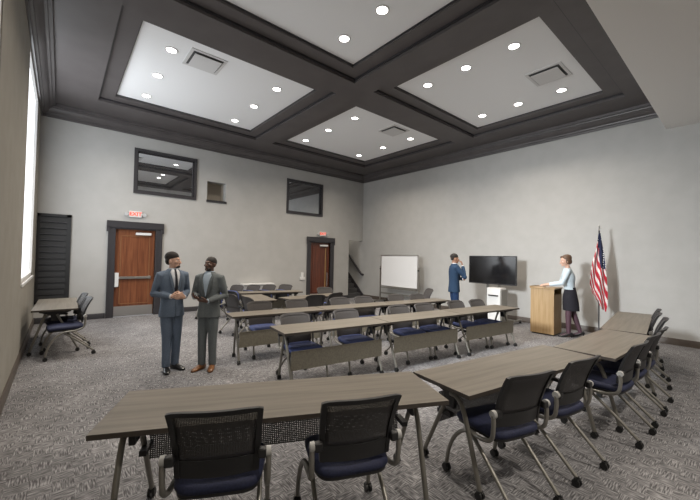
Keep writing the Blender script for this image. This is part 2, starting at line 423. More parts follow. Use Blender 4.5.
exit_sign(1.39*K, 2.52*K, 'white EXIT sign with red letters above the left wooden door')
exit_sign(7.10*K, 2.37*K, 'white EXIT sign with red letters above the right wooden door')
e = empty('wall_switch', (6.30*K, YB, .86*K)); tag(e, 'small white switch box on the back wall left of the right door', 'switch')
MB().box((-.05, -.035, 0), (.05, -.001, .16)).build('upper_housing', M['white'], e, bevel=.006)
MB().box((-.10, -.04, -.10), (.10, -.001, -.002)).build('lower_plate', M['white'], e, bevel=.006)
# slatted black shutter on the back wall beside the left wall
e = empty('slatted_shutter', (-.115*K, YB, .42*K)); tag(e, 'tall black slatted shutter panel on back wall beside left wall', 'shutter')
w, h = .285*K, 1.96*K
f = MB().box((-w, -.05, 0), (-w+.05, -.002, h)).box((w-.085, -.05, 0), (w, -.002, h)).box((-w, -.05, 0), (w, -.002, .06)).box((-w, -.05, h-.06), (w, -.002, h))
f.build('frame', M['blackpaint'], e)
sl = MB(); n = 14
for k in range(n):
    z = .06 + (h-.12)*k/n
    sl.rings([[(x, -.010, z+.012), (x, -.045, z+.008), (x, -.045, z+.02), (x, -.018, z+(h-.12)/n+.004), (x, -.010, z+(h-.12)/n)] for x in (-w+.05, w-.085)], 0, False)
    sl.box((-w+.05, -.048, z+.006), (w-.085, -.040, z+.022), 1)
sl.build('slats', [M['blackpaint'], M['trimdark']], e)
# low cabinet / convector against the back wall
e = empty('low_cabinet', (4.62*K, YB, 0)); tag(e, 'low grey cabinet with pale top against the back wall between the doors', 'cabinet')
MB().box((-.5, -.28, .06), (.5, -.03, .72)).build('body', mat('cabinet_grey', (.30, .30, .30), .6), e, bevel=.006)
MB().box((-.53, -.30, .72), (.53, -.025, .755)).build('top', M['white'], e, bevel=.004)
MB().box((-.48, -.26, .0), (.48, -.05, .06)).build('plinth', M['trimdark'], e)

# ------------------------------------------------------------------ training tables
ZT = .685*K
def caster(parent, p, name='caster'):
    b = MB()
    for s in (-1, 1): b.tube([(p[0]+s*.006, p[1], .029), (p[0]+s*.022, p[1], .029)], .028, 12)
    b.tube([(p[0], p[1], .03), (p[0], p[1], p[2]+.012)], .014, 8)
    b.box((p[0]-.02, p[1]-.014, .044), (p[0]+.02, p[1]+.014, .062))
    return b.build(name, M['rubber'], parent)
def table(name_label, x, y, ang, L, D, panel, group, tall_bow=True):
    e = empty('training_table', (x, y, 0), R(ang)); tag(e, name_label, 'table', group)
    MB().box((-L/2, -D/2, ZT-.028), (L/2, D/2, ZT-.0005), 1).box((-L/2+.001, -D/2+.001, ZT-.001), (L/2-.001, D/2-.001, ZT)).build('tabletop', [M['laminate'], M['edge']], e)
    cb = MB().box((-L/2+.14, -.025, ZT-.075), (L/2-.14, .025, ZT-.029)); cb.build('crossbar', M['blackpaint'], e)
    for s in (-1, 1):
        xx = s*(L/2-.13)
        br = MB().prism([(-.20, ZT-.03), (.20, ZT-.03), (.20, ZT-.055), (.06, ZT-.10), (.045, ZT-.20), (-.045, ZT-.20), (-.06, ZT-.10), (-.20, ZT-.055)], xx-.018, xx+.018, 'x')
        br.build('bracket', M['black'], e, bevel=.004)
        for t in (-1, 1):
            top = (xx + .022*t, t*.02, ZT-.09); mid = (xx+.022*t, t*.155, ZT-.20); foot = (xx+.022*t, t*(D/2+.01), .062)
            lg = MB().tube(smoothpath([top, (xx+.022*t, t*.085, ZT-.10), mid, foot], 4) if t < 0 else [top, foot], .0185, 12, flat=.9)
            q = lg.build('leg', M['silver'], e)
            caster(q, foot)
    if panel == 'black':
        MB().box((-L/2+.17, .155, .315*K), (L/2-.17, .158, .545*K)).build('modesty_panel', M['perf'], e)
        for s in (-1, 1): MB().box((s*(L/2-.17)-.02, .02, .40*K), (s*(L/2-.17)+.02, .155, .43*K)).build('panel_arm', M['black'], e)
    else:
        MB().box((-L/2+.11, .205, .235*K), (L/2-.11, .210, .455*K)).box((-L/2+.11, .203, .45*K), (L/2-.11, .217, .458*K)).build('modesty_panel', M['tan_panel'], e)
        for s in (-1, 1): MB().box((s*(L/2-.17)-.02, .03, .36*K), (s*(L/2-.17)+.02, .205, .39*K)).build('panel_arm', M['black'], e)
    return e
G1 = 'front arc of training tables'
table('long wood-grain training table at the left end of the front arc, two chairs pushed in', 1.11*K, 1.885*K, -25.7, 1.935*K, .555*K, 'black', G1)
table('wood-grain training table second from the left in the front arc', 2.955*K, 1.295*K, -9, 1.80*K, .53*K, 'black', G1)
table('wood-grain training table third from the left in the front arc, in front of the lectern', 4.68*K, 1.035*K, -2.0, 1.60*K, .52*K, 'black', G1)
table('wood-grain training table at the right end of the front arc, nearest the flag', 6.62*K, 1.20*K, 6.5, 2.22*K, .47*K, 'black', G1)
def row(p0, ang, n, L, D, labels, group):
    """p0 = front left corner seen from the camera"""
    c, s = math.cos(R(ang)), math.sin(R(ang)); out = []
    for i in range(n):
        u = (i+.5)*L
        x, y = p0[0]+c*u-s*D/2, p0[1]+s*u+c*D/2
        table(labels[i], x*K, y*K, ang+180, L*K-.012, D*K, 'tan', group); out.append((x, y))
    return out
row((1.94, 3.39), -7.6, 3, 1.537, .50, ['wood-grain training table at the left end of the middle row with tan panel', 'wood-grain training table in the centre of the middle row with tan panel', 'wood-grain training table at the right end of the middle row with tan panel'], 'middle row of training tables')
row((1.87, 4.74), -7.0, 3, 1.52, .41, ['wood-grain training table at the left end of the second row, behind the two standing men', 'wood-grain training table in the centre of the second row back', 'wood-grain training table at the right end of the second row, beside the man in blue'], 'second row of training tables')
G3 = 'far group of training tables'
table('far training table nearest the back wall, before the low grey cabinet', 3.95*K, 7.62*K, -14, 1.5*K, .45*K, 'tan', G3)
table('far training table turned end-on between the back row and the second row', 3.18*K, 6.68*K, 80, 1.15*K, .45*K, 'tan', G3)
table('far training table before the right wooden door', 4.30*K, 6.32*K, 6, 1.5*K, .45*K, 'tan', G3)
table('training table with dark top standing alone against the left wall', -.02*K, 7.58*K, -91, 1.6*K, .54*K, 'black', 'table by the left wall')

# ------------------------------------------------------------------ nesting chairs
def make_chair(kind):
    e = empty('nesting_chair')
    up = .045 if kind == 'front' else 0.
    seatm = M['navy'] if kind == 'front' else M['blueseat']
    # seat cushion: rounded slab with a waterfall front
    ss = MB(); n = 36; rs = []
    def outline(inx, iny, z, tilt=0):
        out = []; z += up*.7
        for k in range(n):
            a = 2*math.pi*k/n; ca, sa = math.cos(a), math.sin(a); p = .38
            x = (.235-inx)*math.copysign(abs(ca)**p, ca); y = .01+(.225-iny)*math.copysign(abs(sa)**p, sa)
            if y > .1: z2 = z-(y-.1)**2*1.1
            else: z2 = z
            if y < 0: x *= 1+y*.35
            out.append((x, y, z2))
        return out
    for inx, iny, z in ((.03,.03,.408), (.008,.008,.412), (0,0,.43), (.004,.004,.448), (.02,.02,.460), (.06,.06,.464), (.12,.12,.462)): rs.append(outline(inx, iny, z))
    ss.rings(rs, 0, True).build('seat', seatm, e, angle=60)
    MB().rings([outline(.03,.03,.385), outline(.012,.012,.392), outline(.012,.012,.409)], 0, True).build('seat_pan', M['black'], e, angle=50)
    if kind == 'nest':                    # seats tip up when the chairs are pushed together
        piv = Matrix.Translation((0, -.13, .335)) @ Matrix.Rotation(R(84), 4, 'X') @ Matrix.Translation((0, .15, -.43))
        for c in kids(e): c.data.transform(piv)
    # backrest: curved frame around mesh, solid lower band
    def P(u, w, t=0):
        """u -1..1 across, w 0..1 up"""
        hw = .207+.020*w
        z = .455+up*1.6+(.395-.012*(up > 0))*w-(.014*abs(u)**8 if kind == 'front' else .045*abs(u)**5)*w**4
        y = -.205-.12*w**1.7+.035*u*u
        return (u*hw, y-t, z)
    def shell(u0, u1, w0, w1, t0, t1, nu=8, nw=8):
        b = MB(); f = [[P(u0+(u1-u0)*i/nu, w0+(w1-w0)*j/nw, t0) for i in range(nu+1)] for j in range(nw+1)]
        g = [[P(u0+(u1-u0)*i/nu, w0+(w1-w0)*j/nw, t1) for i in range(nu+1)] for j in range(nw+1)]
        loop = []
        for A in (f, g):
            pass
        rs = [r + s[::-1] for r, s in zip(f, g)]
        return rs
    fr = MB()
    for a in ((-1,-.87,0,1), (.87,1,0,1), (-.87,.87,.93,1), (-.87,.87,0,.24)):
        t = (-.010, .012) if a[3] == 1 else (-.006, .008)
        fr.rings(shell(*a, *t), 0, False)
    back = fr.build('backrest', M['black'] if kind == 'front' else M['greyback'], e, angle=50)
    me = MB().rings(shell(-.88, .88, .23, .94, -.002, .001, 10, 8), 0, True)
    me.build('mesh_panel', M['backmesh'] if kind == 'front' else M['greyback'], back, angle=80)
    for s in (-1, 1):
        MB().box((min(s*.20, s*.246), -.232, .562+up), (max(s*.20, s*.246), -.192, .612+up)).build('pivot_bracket', M['black'], back, bevel=.008)
        MB().tube([(s*.244, -.205, .588+up), (s*.268, -.205, .588+up)], [.027, .025], 18).build('pivot_knob', M['knob'] if kind == 'front' else M['black'], back)
        pts = smoothpath([(s*.256, -.205, .58+up), (s*.256, -.208, .50+up), (s*.253, -.185, .425+up*.7), (s*.247, -.09, .385+up*.7), (s*.245, .06, .372+up*.7), (s*.247, .17, .315), (s*.250, .235, .19), (s*.252, .262, .066)], 5)
        q = MB().tube(pts, .0150, 10).build('leg', M['tube'], e); caster(q, (s*.252, .262, .066))
        q = MB().tube([(s*.208, .07, .375+up*.7), (s*.209, -.10, .27), (s*.211, -.335, .062)], .0140, 10).build('leg', M['tube'], e); caster(q, (s*.211, -.335, .062))
    MB().tube([(-.24, .03, .372+up*.7), (.24, .03, .372+up*.7)], .012, 8).build('cross_tube', M['tube'], e)
    return e
first = {'front': None, 'row': None, 'nest': None}
def chair(kind, bx, by, ang, label, group):
    """bx, by = where the middle of the backrest top stands (survey units); ang = facing, degrees from +Y counter-clockwise"""
    if first[kind] is None: e = make_chair(kind); first[kind] = e
    else: e = copy_tree(first[kind])
    a = R(ang); off = -.325
    e.location = (bx*K + math.sin(a)*off, by*K - math.cos(a)*off, 0); e.rotation_euler = (0, 0, a)
    tag(e, label, 'chair', group)
    return e
GA = 'chairs along the front arc'
chair('front', .55, 1.565, -28, 'black mesh-back chair with navy seat nearest the camera, leftmost at the front arc', GA)
chair('front', 1.18, 1.25, -23, 'black mesh-back chair with navy seat, second from the left at the front arc', GA)
chair('front', 2.29, .87, -17, 'black mesh-back chair with navy seat, third from the left at the front arc', GA)
chair('front', 2.98, .765, -10, 'black mesh-back chair with navy seat, fourth from the left at the front arc', GA)
chair('front', 3.96, .61, -4, 'black mesh-back chair with navy seat showing, fifth from the left at the front arc', GA)
chair('front', 4.55, .60, -2, 'black mesh-back chair close behind the fifth chair of the front arc', GA)
chair('front', 5.07, .60, 0, 'black mesh-back chair at the right side of the third front table', GA)
chair('front', 5.98, .695, 8, 'black mesh-back chair nearest the camera of three at the flag-end table', GA)
chair('front', 6.51, .825, 8, 'black mesh-back chair in the middle of three at the flag-end table', GA)
chair('front', 7.04, .90, 8, 'black mesh-back chair nearest the wall of three at the flag-end table', GA)
GB = 'chairs behind the middle row'
pos = ['leftmost', 'second from left', 'third from left', 'fourth from left', 'fifth from left', 'rightmost']
for i, (x, y) in enumerate(((2.42, 4.00), (3.24, 3.92), (4.25, 3.79), (4.80, 3.70), (5.62, 3.60), (6.15, 3.48))):
    chair('row', x, y, 172.4, 'grey-backed chair with blue seat behind the middle row, ' + pos[i], GB)
GC = 'chairs behind the second row'
for i, (x, y) in enumerate(((2.56, 5.36), (3.22, 5.27), (4.06, 5.10), (4.60, 5.02), (5.38, 4.88), (5.92, 4.74))):
    chair('row', x, y, 173, 'grey-backed chair with blue seat behind the second row, ' + pos[i], GC)
GD = 'chairs of the far group'
chair('row', 3.92, 5.62, -12, 'grey-backed chair in front of the far table before the right door', GD)
chair('row', 7.30, 5.35, 60, 'dark chair standing by itself behind the right end of the second row', GD)
chair('row', 2.52, 6.62, -72, 'grey-backed chair at the left side of the end-on far table, farther from the camera', GD)
chair('row', 2.60, 6.02, -80, 'grey-backed chair at the left side of the end-on far table, nearer the camera', GD)
chair('row', 4.55, 5.75, 10, 'grey-backed chair facing the far table before the right door, right of another', GD)
chair('row', 5.10, 7.0, 170, 'grey-backed chair behind the far table before the right door', GD)
for i, (x, y) in enumerate(((3.13, 8.62), (3.50, 8.50), (3.90, 8.40), (4.28, 8.27), (4.68, 8.12))):
    chair('nest', x, y, 112, 'grey-backed chair in the nested line along the back wall, ' + ['leftmost', 'second from left', 'in the middle', 'fourth from left', 'rightmost'][i], 'line of chairs along the back wall')
chair('front', .40, 6.75, 96, 'black chair at the table by the left wall, nearer the camera', 'chairs at the table by the left wall')
chair('front', .37, 7.40, 96, 'black chair at the table by the left wall, nearer the back wall', 'chairs at the table by the left wall')

# ------------------------------------------------------------------ lectern, screens, flag
e = empty('lectern', (8.10*K, 2.90*K, 0), R(1)); tag(e, 'honey-coloured wooden lectern on the carpet before the right wall', 'lectern')
# local +Y is where the speaker looks; the broad side faces the camera (-X)
w, d, h = .25, .245, 1.0*K
MB().box((-w, -d, .03), (-w+.025, d, h-.03)).build('side_panel', M['oak'], e)
MB().box((w-.025, -d, .03), (w, d, h-.03)).build('side_panel', M['oak'], e)
MB().box((-w+.025, d-.025, .03), (w-.025, d, h-.03)).build('front_panel', M['oak_side'], e)
MB().box((-w+.025, -d, .03), (w-.025, -d+.02, h-.16)).build('back_panel', M['oak_side'], e)
MB().box((-w+.025, -d+.02, h-.17), (w-.025, d-.025, h-.15)).build('shelf', M['oak_side'], e)
MB().box((-w-.02, -d-.02, h-.03), (w+.02, d+.02, h)).box((-w-.02, d, h), (w+.02, d+.02, h+.02)).build('top', M['oak'], e, bevel=.004)
MB().box((-w+.02, -d+.02, 0), (w-.02, d-.02, .03)).build('plinth', M['black'], e)

e = empty('mobile_whiteboard', (8.62*K, 7.62*K, 0)); tag(e, 'large white mobile whiteboard on silver stand before the right wall', 'whiteboard')
hw, z0, z1 = .80*K, .60*K, 1.65*K
MB().box((-.012, -hw, z0), (.012, hw, z1)).build('board', M['board'], e)
f = MB()
for a, c in (((-.02,-hw-.02,z0-.02),(.02,-hw+.012,z1+.02)), ((-.02,hw-.012,z0-.02),(.02,hw+.02,z1+.02)), ((-.02,-hw,z0-.02),(.02,hw,z0+.012)), ((-.02,-hw,z1-.012),(.02,hw,z1+.02))): f.box(a, c)
f.build('board_frame', M['chrome'], e)
MB().box((-.10, -hw+.02, z0-.07), (-.012, hw-.02, z0-.05)).box((-.10, -hw+.02, z0-.05), (-.095, hw-.02, z0-.035)).build('pen_tray', M['silver'], e)
for s in (-1, 1):
    q = MB().box((-.02, s*(hw+.055)-.018, .07), (.02, s*(hw+.055)+.018, 1.28*K)).build('post', M['silver'], e)
    MB().tube([(0, s*(hw+.07), 1.18*K), (0, s*(hw+.01), 1.18*K)], .03, 12).build('pivot_knob', M['black'], q)
    q = MB().box((-.30, s*(hw+.055)-.02, .062), (.30, s*(hw+.055)+.02, .10)).build('foot', M['silver'], e)
    for t in (-1, 1):
        b = MB()
        for k in (-1, 1): b.tube([(t*.27, s*(hw+.055)+k*.006, .029), (t*.27, s*(hw+.055)+k*.02, .029)], .028, 12)
        b.tube([(t*.27, s*(hw+.055), .03), (t*.27, s*(hw+.055), .064)], .01, 8).build('caster', M['rubber'], q)
MB().box((-.015, -hw-.05, .34), (.015, hw+.05, .40)).build('lower_rail', M['silver'], e)

e = empty('television', (8.42*K, 4.30*K, 0)); tag(e, 'large flat black television on mobile stand before the right wall', 'television')
hw, z0, z1 = .625*K, .945*K, 1.67*K
MB().box((-.02, -hw, z0), (.035, hw, z1)).build('bezel', M['black'], e, bevel=.004)
MB().box((-.0225, -hw+.018, z0+.03), (-.0195, hw-.018, z1-.018)).build('screen', M['screen'], e)
MB().box((.035, -.32, z0+.12), (.08, .32, z1-.15)).build('back_cover', M['black'], e, bevel=.01)
for s in (-1, 1): MB().box((.08, s*.16-.03, .08), (.13, s*.16+.03, z1-.22)).build('post', M['silver'], e)
MB().box((.075, -.24, 1.25), (.082, .24, 1.45)).build('wall_plate', M['black'], e)
for s in (-1, 1):
    q = MB().box((-.25, s*.60-.03, .062), (.42, s*.60+.03, .10)).build('foot', M['silver'], e)
    for t in (-.22, .39): caster(q, (t, s*.60, .064))
MB().box((.08, -.60, .065), (.13, .60, .11)).build('base_bar', M['silver'], e)
# white cabinet with a dark pull standing just in front of the screen's stand
e = empty('media_cabinet', (8.26*K, 4.03*K, 0)); tag(e, 'white cabinet with dark pull handle below the television', 'cabinet')
MB().box((-.17, -.12, .07), (.15, .24, .88*K)).build('body', M['white'], e, bevel=.006)
MB().box((-.175, -.10, .12), (-.169, .22, .80*K)).build('door', M['white'], e)
MB().tube([(-.17, .18, .70*K), (-.20, .18, .70*K), (-.20, -.06, .70*K), (-.17, -.06, .70*K)], .018, 8).build('pull_handle', M['black'], e)
MB().box((-.165, -.16, .02), (.15, -.122, .84*K)).build('side_post', M['silver'], e)
MB().box((-.15, -.11, 0), (.13, .22, .07)).build('plinth', M['trimdark'], e)

def mk_flag():
    px, py = 8.50*K, 2.04*K
    e = empty('flag', (px, py, 0)); tag(e, 'red, white and blue striped flag hanging on a floor pole beside the lectern', 'flag')
    H = 2.22*K
    MB().tube([(0,0,.03), (0,0,H)], .013, 10).build('pole', M['trimdark'], e)
    rs = []
    for r, z in ((.155,0),(.155,.02),(.12,.04),(.05,.06),(.03,.10),(.02,.11)): rs.append([(r*math.cos(t*math.pi/12), r*math.sin(t*math.pi/12), z) for t in range(24)])
    MB().rings(rs).build('base', M['chrome'], e)
    MB().ell((0,0,H+.02), (.022,.022,.025)).tube([(0,0,H+.03),(0,0,H+.07),(0,0,H+.13)], [.014,.022,.002], 10).build('finial', M['chrome'], e)
    # cloth: s runs down, t runs across the fold; image right is roughly (0.30,-0.95)
    rx, ry = .297, -.955
    nS, nT = 150, 84
    def prof(s):
        pts = [(0, -.015, .025), (.10, -.03, .045), (.25, -.06, .085), (.42, -.12, .115), (.60, -.155, .135), (.78, -.165, .15), (.9, -.115, .15), (1.0, -.04, .12)]
        for (a, l0, r0), (b, l1, r1) in zip(pts, pts[1:]):
            if a <= s <= b:
                q = (s-a)/(b-a); return l0+(l1-l0)*q, r0+(r1-r0)*q
        return pts[-1][1:]
    ztop, zbot = 2.16*K, .50*K
    V = []; 
    for i in range(nS+1):
        s = i/nS; l, r = prof(s)
        for j in range(nT+1):
            t = j/nT
            d = l+(r-l)*t
            # bottom edge runs down to the right
            zb = zbot+.30*(1-t)**1.2+.06*t*t
            z = ztop+(zb-ztop)*s
            fold = .045*(0.25+s)*math.sin(t*11+s*2.2)+.02*math.sin(t*23-s*5)*s
            nx, ny = -.955, -.297
            V.append((rx*d+nx*(fold+.03), ry*d+ny*(fold+.03), z))
    F = []; MI = []
    for i in range(nS):
        for j in range(nT):
            a = i*(nT+1)+j; F.append((a, a+1, a+nT+2, a+nT+1))
            s, t = (i+.5)/nS, (j+.5)/nT
            if s < .46 and t > .40-.40*(s < .12)-.2*(s < .2)+max(0, s-.28)*1.3: MI.append(2)
            else:
                q = s*14 - t*(5.5+4*s) + .45*math.sin(t*11+s*2.2)
                MI.append(0 if q % 2 < 1.15 else 1)
    red = noisy(mat('flag_red', (.42, .012, .03), .7), (.38, .01, .025), (.48, .015, .035), (9,9,9), 2); wh = mat('flag_white', (.72, .70, .68), .7)
    blue = mat('flag_blue', (.012, .018, .06), .7)
    nt, N, L, bs = nodes(blue)
    tc = N.new('ShaderNodeTexCoord'); mp = N.new('ShaderNodeMapping'); mp.inputs['Scale'].default_value = (10, 24, 20)
    vo = N.new('ShaderNodeTexVoronoi'); vo.inputs['Scale'].default_value = 1; vo.inputs['Randomness'].default_value = .35
    lt = N.new('ShaderNodeMath'); lt.operation = 'LESS_THAN'; lt.inputs[1].default_value = .27
    mx = N.new('ShaderNodeMix'); mx.data_type = 'RGBA'; mx.inputs[6].default_value = (.012, .018, .06, 1); mx.inputs[7].default_value = (.7, .7, .7, 1)
    L.new(tc.outputs['Object'], mp.inputs[0]); L.new(mp.outputs[0], vo.inputs['Vector']); L.new(vo.outputs['Distance'], lt.inputs[0])
    L.new(lt.outputs[0], mx.inputs[0]); L.new(mx.outputs[2], bs.inputs['Base Color'])
    b = MB(); b.v = V; b.f = F; b.m = MI; b.sm = [True]*len(F)
    o = b.build('cloth', [red, wh, blue], e, angle=180)
    so = o.modifiers.new('thick', 'SOLIDIFY'); so.thickness = .004
mk_flag()
#PB
# ------------------------------------------------------------------ people
def remeshed(b, name, m, parent, voxel, smooth=2, T=None):
    """fuse overlapping closed shapes into one continuous surface"""
    if T: b.v = [tuple(T @ Vector(p)) for p in b.v]
    o = b.build('tmp', m)
    rm = o.modifiers.new('r', 'REMESH'); rm.mode = 'VOXEL'; rm.voxel_size = voxel; rm.use_smooth_shade = True
    if smooth:
        sm = o.modifiers.new('s', 'SMOOTH'); sm.factor = .5; sm.iterations = smooth
    bpy.context.view_layer.update()
    me = bpy.data.meshes.new_from_object(o.evaluated_get(bpy.context.evaluated_depsgraph_get()))
    me.name = name; old = o.data; bpy.data.objects.remove(o); bpy.data.meshes.remove(old)
    q = bpy.data.objects.new(name, me); col.objects.link(q)
    if parent: q.parent = parent
    return q
def hand(b, w, d, n, right, curl=28, spread=6):
    w = Vector(w); d = Vector(d).normalized(); n = Vector(n); n = (n-d*n.dot(d)).normalized()
    t = d.cross(n) if right else n.cross(d)
    def P(a, s, h=0): return w+d*a+t*s+n*h
    rs = []
    for a, hw, th in ((-.03,.022,.018), (0,.024,.018), (.035,.036,.018), (.07,.043,.016), (.092,.041,.013)):
        rs.append([P(a, hw*math.cos(2*math.pi*k/14), th*math.sin(2*math.pi*k/14)) for k in range(14)])
    b.rings(rs)
    for s, L, dev in ((.033,.068,.9), (.0115,.078,.25), (-.0105,.073,-.3), (-.0315,.056,-1)):
        p = P(.08, s); ang = curl*.5; pts = [p]
        dd = (d+t*math.sin(R(spread*dev))).normalized()
        for f in (.46, .30, .24):
            v = dd*math.cos(R(ang))+n*math.sin(R(ang)); p = p+v*L*f*1.05; pts.append(p); ang += curl
        b.tube(pts, [.0092, .0088, .008, .007], 8, 0, True)
    p0 = P(.012, .024); p1 = P(.045, .052, .012); p2 = P(.074, .060, .022); p3 = P(.094, .056, .032)
    b.tube([p0, p1, p2, p3], [.015, .0125, .0105, .0085], 8, 0, True)
def ring(c, rx, ry, z, n=24, p=1.0):
    return [(c[0]+rx*math.copysign(abs(math.cos(2*math.pi*k/n))**p, math.cos(2*math.pi*k/n)), c[1]+ry*math.copysign(abs(math.sin(2*math.pi*k/n))**p, math.sin(2*math.pi*k/n)), z) for k in range(n)]
def person(x, y, face, height, label, skin, outfit, arms, feet, turn=0, tilt=0, lean=0.0):
    """arms: {side: (elbow, wrist, hand dir, palm normal, curl)}; feet: {side: (x, y, toe angle, lift)}; proportions for a 1.75 m figure"""
    k = height/1.75; T = Matrix.Scale(k, 4)
    fem = outfit['kind'] == 'woman'
    sw = .155 if fem else .168
    def ly(z): return lean*max(0, z-.9)          # the trunk leans forward from the hips
    HD = Matrix.Translation((0, ly(1.52), 1.503)) @ Matrix.Rotation(R(turn), 4, 'Z') @ Matrix.Rotation(R(-tilt), 4, 'X') @ Matrix.Translation((0, 0, -1.53))
    b = MB()
    tor = [(.84,.128,.095), (.92,.138,.10), (1.0,.130,.095), (1.07,.122,.09), (1.18,.13,.096), (1.30,.142,.10), (1.38,.14,.088), (1.43,.115,.072), (1.46,.07,.055)]
    if fem: tor = [(z, rx*(.86 if z > .95 else 1.0)*(.9 if 1.0 < z < 1.12 else 1), ry*(.9)) for z, rx, ry in tor]
    b.rings([ring((0, ly(z)), rx, ry, z) for z, rx, ry in tor])
    b.tube([(0, ly(1.42)-.015, 1.42), (0, ly(1.5)-.005, 1.50), (0, ly(1.53)+.004, 1.58)], [.06, .052, .052] if not fem else [.05, .043, .043], 16)
    # head
    hb = MB()
    hb.ell((0,-.012,1.658), (.074,.094,.092), 24, 16).ell((0,.022,1.615), (.062,.072,.085), 24, 16).ell((0,.036,1.563), (.047,.054,.038), 20, 12)
    hb.ell((0,.082,1.543), (.02,.018,.016)).ell((0,.082,1.662), (.046,.014,.010)).ell((0,.094,1.577), (.022,.010,.006)).ell((0,.092,1.567), (.019,.011,.006))
    hb.tube([(0,.088,1.65), (0,.103,1.625), (0,.114,1.603)], [.007,.010,.013], 10, 0, True)
    for s in (-1, 1):
        hb.ell((s*.011,.10,1.60), (.008,.010,.007)).ell((s*.075,-.008,1.618), (.010,.020,.031)).ell((s*.045,.062,1.612), (.02,.02,.016))
    b.add(hb.v, hb.f, 0, True, HD)
    arm_pts = {}
    for s, (el, wr, hd, pn, cu) in arms.items():
        sh = Vector((s*sw, ly(1.40), 1.395)); el = Vector(el); wr = Vector(wr)
        b.tube([(s*sw*.6, ly(1.4), 1.40), sh, sh.lerp(el, .5), el, el.lerp(wr, .4), wr], [.05, .05, .043, .037, .036, .024], 14, 0, True)
        hand(b, wr, hd, pn, s > 0, cu); arm_pts[s] = (sh, el, wr)
    leg_pts = {}
    for s, (fx, fy, ta, lift) in feet.items():
        hip = Vector((s*.075, 0, .89)); an = Vector((fx, fy, .085+lift)); kn = hip.lerp(an, .5)+Vector((0, .02+lift*.4, 0))
        b.tube([hip, hip.lerp(kn, .5), kn, kn.lerp(an, .35), an, an-Vector((0,0,.04))], [.080, .068, .052, .050, .036, .034] if not fem else [.070, .062, .050, .048, .033, .032], 16, 0, True)
        ca, sa = math.cos(R(ta)), math.sin(R(ta))
        b.tube([an+Vector((0,0,-.035)), an+Vector((sa*.07, ca*.07, -.05-lift*.6)), an+Vector((sa*.14, ca*.14, -.065-lift*.95))], [.034, .032, .024], 12, 0, True)
        leg_pts[s] = (hip, kn, an, ta, lift)
    body = remeshed(b, 'person', skin, None, .0055, 2, T)
    body.location = (x, y, 0); body.rotation_euler = (0, 0, R(face))
    tag(body, label, 'person')
    # eyes
    for s in (-1, 1):
        e = MB().ell((s*.030,.0755,1.638), (.012,.010,.009), 12, 8).ell((s*.030,.083,1.638), (.0055,.004,.0055), 10, 6, 1)
        e.v = [tuple(T @ HD @ Vector(p)) for p in e.v]; e.build('eye', [MT['eye'], MT['iris']], body)
    # hair and beard
    h = MB()
    for c, r in outfit['hair']: h.ell(c, r, 22, 14)
    if h.v: remeshed(h, 'hair', outfit['hairmat'], body, .006, 2, T @ HD)
    h = MB()
    for c, r in outfit.get('beard', []): h.ell(c, r, 16, 10)
    if h.v: remeshed(h, 'beard', outfit['hairmat'], body, .005, 1, T @ HD)
    # jacket or blouse
    if fem:
        jr = [(1.0,.142,.108), (1.06,.128,.10), (1.14,.134,.106), (1.24,.152,.128), (1.30,.156,.124), (1.37,.152,.10), (1.42,.118,.08), (1.455,.068,.06)]
        slv = (.056, .050, .043, .034)
    else:
        jr = [(.795,.178,.135), (.86,.173,.132), (.95,.160,.124), (1.05,.151,.118), (1.15,.157,.122), (1.27,.171,.128), (1.35,.178,.122), (1.41,.166,.104), (1.45,.118,.083), (1.485,.074,.068)]
        slv = (.066, .060, .053, .041)
    def surf(u, z, off=0.):
        for (z0, a0, b0), (z1, a1, b1) in zip(jr, jr[1:]):
            if z0 <= z <= z1:
                q = (z-z0)/(z1-z0); rx, ry = a0+(a1-a0)*q, b0+(b1-b0)*q
                break
        else: rx, ry = jr[-1][1:]
        return (u, ly(z)+ry*math.sqrt(max(.05, 1-(u/rx)**2))+off, z)
    b = MB(); b.rings([ring((0, ly(z)), rx, ry, z, 28) for z, rx, ry in jr])
    for s, (sh, el, wr) in arm_pts.items():
        we = el.lerp(wr, .93)
        b.tube([(s*sw*.62, ly(1.4), 1.405), sh+Vector((0,0,.002)), sh.lerp(el, .5), el, el.lerp(wr, .5), we], [slv[0]*.95, slv[0], slv[1], slv[2], (slv[2]+slv[3])/2, slv[3]], 16)
        b.ell(el, (slv[2]*.98,)*3)
        if not fem:
            cf = MB().tube([el.lerp(wr, .90), el.lerp(wr, .985)], .034, 14); cf.v = [tuple(T @ Vector(p)) for p in cf.v]; cf.build('shirt_cuff', outfit['shirt'], body)
    jk = remeshed(b, 'blouse' if fem else 'jacket', outfit['top'], body, .0085, 3, T)
    def strip(name, rows, m, parent, thick=.004):
        g = MB(); n = len(rows[0]); g.v = [tuple(T @ Vector(p)) for r in rows for p in r]
        for i in range(len(rows)-1):
            for j in range(n-1): g.f.append((i*n+j, i*n+j+1, (i+1)*n+j+1, (i+1)*n+j)); g.m.append(0); g.sm.append(True)
        q = g.build(name, m, parent, angle=180); so = q.modifiers.new('t', 'SOLIDIFY'); so.thickness = thick; so.offset = 0
        return q
    if not fem:
        zs = [1.10+.0425*i for i in range(10)]
        hw = lambda z: max(.0, (z-1.10)/.34)*.068 if z < 1.44 else .068-(z-1.44)*.55
        strip('shirt_front', [[surf(hw(z)*u/3, z, .004) for u in range(-3, 4)] for z in zs], outfit['shirt'], body)
        for s in (-1, 1):
            strip('lapel', [[surf(s*(hw(z)+(.048*max(0, math.sin(math.pi*min(1, (z-1.08)/.405)))**.7)*u/2), z, .010+.002*u) for u in range(3)] for z in zs], outfit['lapel'], jk)
        if outfit.get('tie'):
            strip('tie', [[surf((.012+.011*min(1, max(0, 1.46-z)/.3))*u, z, .013) for u in (-1, 0, 1)] for z in zs], outfit['tie'], body)
